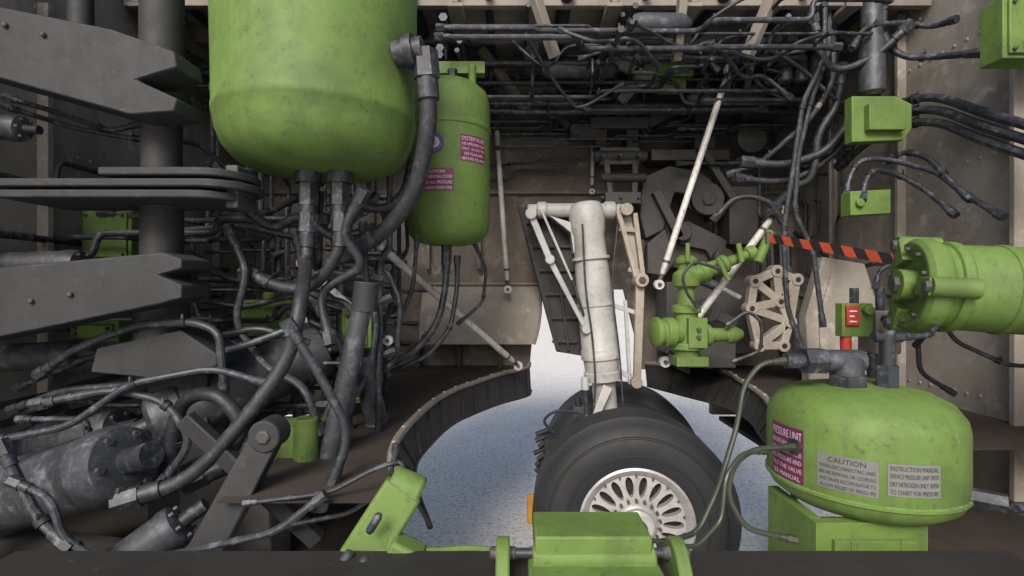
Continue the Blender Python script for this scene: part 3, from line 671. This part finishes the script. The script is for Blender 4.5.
H = [
 ([(-74,186,26),(-74,184,10),(-66,160,-4),(-69,156,-22),(-82,152,-42),(-96,150,-56),(-112,146,-61)],2.2),
 ([(-62,186,26),(-63,186,14),(-72,188,2),(-84,190,0),(-100,192,6)],2.2),
 ([(-30,176,80),(-29,177,66),(-30,180,54),(-36,188,36),(-49,196,22),(-66,200,14)],3.0),
 ([(-112,166,-60),(-106,164,-38),(-94,162,-34),(-86,162,-44),(-92,160,-56),(-100,158,-60)],2.2),
 ([(-52,180,34),(-60,184,20),(-56,188,8),(-70,190,-2),(-66,186,-20)],1.7),
 ([(-70,205,38),(-56,206,32),(-46,208,36),(-40,212,52)],1.8),
 ([(-78,200,-4),(-64,196,-26),(-60,190,-44),(-70,184,-60),(-84,180,-68)],1.6),
 ([(-66,150,-10),(-56,152,-28),(-50,154,-44),(-54,152,-60)],1.4),
 ([(-160,150,-66),(-146,140,-78),(-128,136,-80),(-118,138,-70)],1.6),
 ([(-106,196,34),(-94,200,24),(-84,204,28),(-70,206,20),(-56,208,24)],1.8),
]
for p, r in H: hose(p, r)

# ------------------------------------------------------------------ right side lines
for k, (dz, dy) in enumerate(((0,0),(-6,3),(-12,0))):
    pipe([(204,192,58+dz),(204,225,78+dz),(204,245,92+dz),(204,268,98+dz),(203,290,96+dz),(199,312,86+dz)],2.0,clamps=1,fr=14)
R_ = [
 ([(206,215,30),(206,235,44),(203,250,64),(200,262,70),(196,270,66)],1.3),
 ([(206,238,34),(204,252,48),(198,262,58),(182,258,60),(176,256,52),(174,254,44)],1.3),
 ([(206,230,40),(204,246,56),(192,262,66),(178,262,66),(172,262,56),(170,260,46)],1.3),
 ([(160,262,150),(160,262,118),(150,264,96),(146,266,62),(142,268,30),(144,268,-10),(150,266,-30)],1.3),
 ([(166,268,150),(166,268,124),(158,270,100),(152,272,70),(150,272,40),(160,272,20),(164,270,-20)],1.3),
 ([(172,274,146),(172,274,110),(160,276,90),(140,290,70),(126,298,66)],1.5),
 ([(212,170,-40),(196,165,-41),(190,160,-44),(188,158,-56),(196,156,-62),(212,156,-62)],1.2),
 ([(212,176,-36),(200,170,-37),(186,164,-40),(184,160,-60),(180,150,-66),(160,140,-60),(128,130,-56)],0.8),
 ([(164,200,8),(160,196,-4),(166,192,-20),(180,186,-28),(210,190,-30)],0.8),
 ([(146,206,0),(148,206,8),(156,206,10),(162,206,2),(164,206,-34),(176,204,-42)],0.9),
 ([(112,146,-14),(122,150,-14),(134,160,-10),(142,180,-20)],0.8),
 ([(190,142,-12),(176,150,-18),(178,150,-28),(190,150,-34),(204,150,-34)],1.5),
 ([(186,290,140),(182,292,120),(190,294,100),(204,296,90)],1.5),
 ([(206,260,10),(206,290,14),(206,320,10),(206,350,30),(206,372,40)],1.2),
 ([(206,250,-20),(206,300,-26),(206,340,-10),(206,372,-6)],1.0),
 ([(190,262,150),(190,262,128),(196,258,116),(206,248,112),(208,226,104)],1.6),
 ([(208,240,126),(206,252,128),(198,258,134),(178,258,132),(170,256,120)],1.3),
]
for p, r in R_: pipe(p, r, clamps=2)
H2 = [
 ([(128,284,70),(146,282,68),(158,282,70),(172,280,76),(184,276,92),(192,270,108)],2.2),
 ([(126,288,62),(148,288,60),(164,288,64),(178,284,74),(186,280,86)],1.8),
 ([(150,296,44),(158,290,56),(166,284,62),(168,280,84),(176,278,100),(178,276,120)],2.0),
 ([(154,262,140),(158,262,120),(168,262,112),(184,258,118),(196,252,130)],1.8),
 ([(118,300,40),(130,296,52),(146,294,50),(156,294,38)],1.6),
]
for p, r in H2: hose(p, r)
GL = weathered('green_black_line', (0.030, 0.040, 0.026), (0.02, 0.025, 0.02), (0.1, 0.13, 0.09), 0.4)
pipe([(79,148,-21),(72,148,-21.5),(67,148,-28),(64,146,-40),(57,142,-56),(50,138,-66),(38,132,-66)],0.75,GL)
pipe([(78,142,-44),(66,140,-44),(60,139,-48),(58,138,-56),(62,136,-64),(74,134,-66)],0.75,GL)
pipe([(70,141,-45),(62,138,-44.5),(56,134,-49),(54,132,-60),(46,128,-65),(34,126,-62),(10,122,-60)],0.6,GL)
pipe([(-22,128,-66),(-10,126,-64),(0,124,-64)],0.8,GREEN)

# ------------------------------------------------------------------ procedural runs of small lines
rnd = random.Random(7)
def run(axis, lo, hi, n, r0=0.6, r1=1.5, jog=10, name='hydraulic_pipe'):
    for _ in range(n):
        p = [rnd.uniform(lo[i], hi[i]) for i in range(3)]; p[axis] = lo[axis]; pts = [tuple(p)]
        span = hi[axis]-lo[axis]; steps = rnd.randint(3, 6)
        for k in range(steps):
            p[axis] += span/steps*rnd.uniform(0.75, 1.0); pts.append(tuple(p))
            if k < steps-1:
                o = rnd.choice([i for i in range(3) if i != axis])
                p[o] = min(hi[o], max(lo[o], p[o]+rnd.uniform(-jog, jog))); p[axis] += rnd.uniform(0, 6); pts.append(tuple(p))
        pipe(pts, rnd.uniform(r0, r1), name=name, fr=4, clamps=rnd.randint(1, 3))
run(0, (-190,290,112), (210,372,140), 17, 0.7, 1.9, 22)
run(0, (-60,330,96), (200,374,140), 6, 0.6, 1.2, 20)
run(1, (-60,262,112), (190,380,140), 14, 0.7, 1.5, 18)
run(0, (-196,300,-40), (-60,372,70), 14, 0.9, 1.8, 22)
run(2, (-190,260,-60), (-60,372,120), 12, 0.9, 1.8, 22)
run(0, (-190,205,-55), (-70,250,30), 13, 0.8, 1.7, 20)
run(2, (-110,205,-60), (-50,245,50), 7, 0.8, 1.5, 14)
run(1, (-196,140,-60), (-186,372,60), 10, 0.9, 1.7, 16)
run(2, (170,330,-20), (212,376,120), 5, 0.8, 1.5, 14)
run(0, (110,340,60), (212,374,120), 5, 0.8, 1.5, 12)
run(0, (-60,372,62), (40,378,120), 2, 0.6, 0.9, 8)
run(0, (-36,238,112), (206,256,136), 3, 0.7, 1.5, 16)
run(1, (-20,238,118), (200,330,138), 9, 0.7, 1.3, 16)
for _ in range(10):    # looping flexible lines under the roof
    x = rnd.uniform(-20, 150); y = rnd.uniform(240, 290); z = rnd.uniform(116, 134); pts = []
    for k in range(5):
        pts.append((x, y, z)); x += rnd.uniform(8, 24); y += rnd.uniform(-8, 16); z = min(142, max(100, z+rnd.uniform(-16, 14)))
    hose([p for p in pts if p[0] < 212], rnd.uniform(0.7, 1.3))
mb = MB()
for (x, y, z, l) in ((20,300,128,40),(112,320,118,46),(150,330,128,50),(-10,340,132,40),(60,252,130,26)):
    mb.lathe((x,y,z),(1,0.1,0.05),[(2,-3),(4.5,0),(5,2),(5,l-2),(4.2,l),(2,l+3)],CYL,24)
for i in range(4):
    x = 160+i*9; mb.lathe((x,300,120),(0,0,1),[(3,0),(4,1),(4,14),(3,16),(1.5,16),(1.5,30)],CYL,18)
mb.lathe((184,262,98),(0,0,1),[(4,0),(6,2),(6,28),(5,30),(5,50)],CYL,24)
mb.obj('ceiling_valve_group')
mb = MB()
for (a, b) in (((30,300,150),(90,320,128)),((96,312,150),(70,330,120)),((140,290,150),(150,330,125)),((-20,320,150),(10,340,118)),((-60,300,150),(-50,330,118)),((10,250,146),(22,262,118)),((84,250,148),(84,262,116)),((128,248,146),(120,262,118))):
    mb.beam(a, b, 4, 6, RIBM)
mb.obj('ceiling_bracket', 0.4)

# ------------------------------------------------------------------ light, sky, camera
EL = 36; AZ = -14   # sun put behind, slightly left of the viewer, widened as soft bay fill
w = bpy.data.worlds.new('World'); scene.world = w; w.use_nodes = True; nt = w.node_tree
sky = nt.nodes.new('ShaderNodeTexSky'); sky.sky_type = 'NISHITA'; sky.sun_disc = False
sky.sun_elevation = math.radians(EL); sky.sun_rotation = math.radians(180-AZ)
sky.air_density = 1.0; sky.dust_density = 4.0; sky.ozone_density = 1.0
bg = nt.nodes['Background']; bg.inputs['Strength'].default_value = 0.15; nt.links.new(sky.outputs[0], bg.inputs['Color'])
sl = bpy.data.lights.new('sun', 'SUN'); sl.energy = 3.6; sl.angle = math.radians(24); sl.color = (1, 0.94, 0.86)
so = bpy.data.objects.new('sun', sl)
sd = Vector((math.sin(math.radians(AZ))*math.cos(math.radians(EL)), -math.cos(math.radians(AZ))*math.cos(math.radians(EL)), math.sin(math.radians(EL))))
so.rotation_euler = sd.to_track_quat('Z', 'Y').to_euler(); so.location = sd*30; scene.collection.objects.link(so)
cam = bpy.data.cameras.new('camera'); cam.lens = 18; cam.sensor_width = 36; cam.clip_end = 3000; cam.clip_start = 0.02
co = bpy.data.objects.new('camera', cam); co.location = (0, 0, 0); co.rotation_euler = (math.pi/2, 0, 0); scene.collection.objects.link(co); scene.camera = co
scene.view_settings.view_transform = 'Standard'; scene.view_settings.look = 'None'; scene.view_settings.exposure = 0
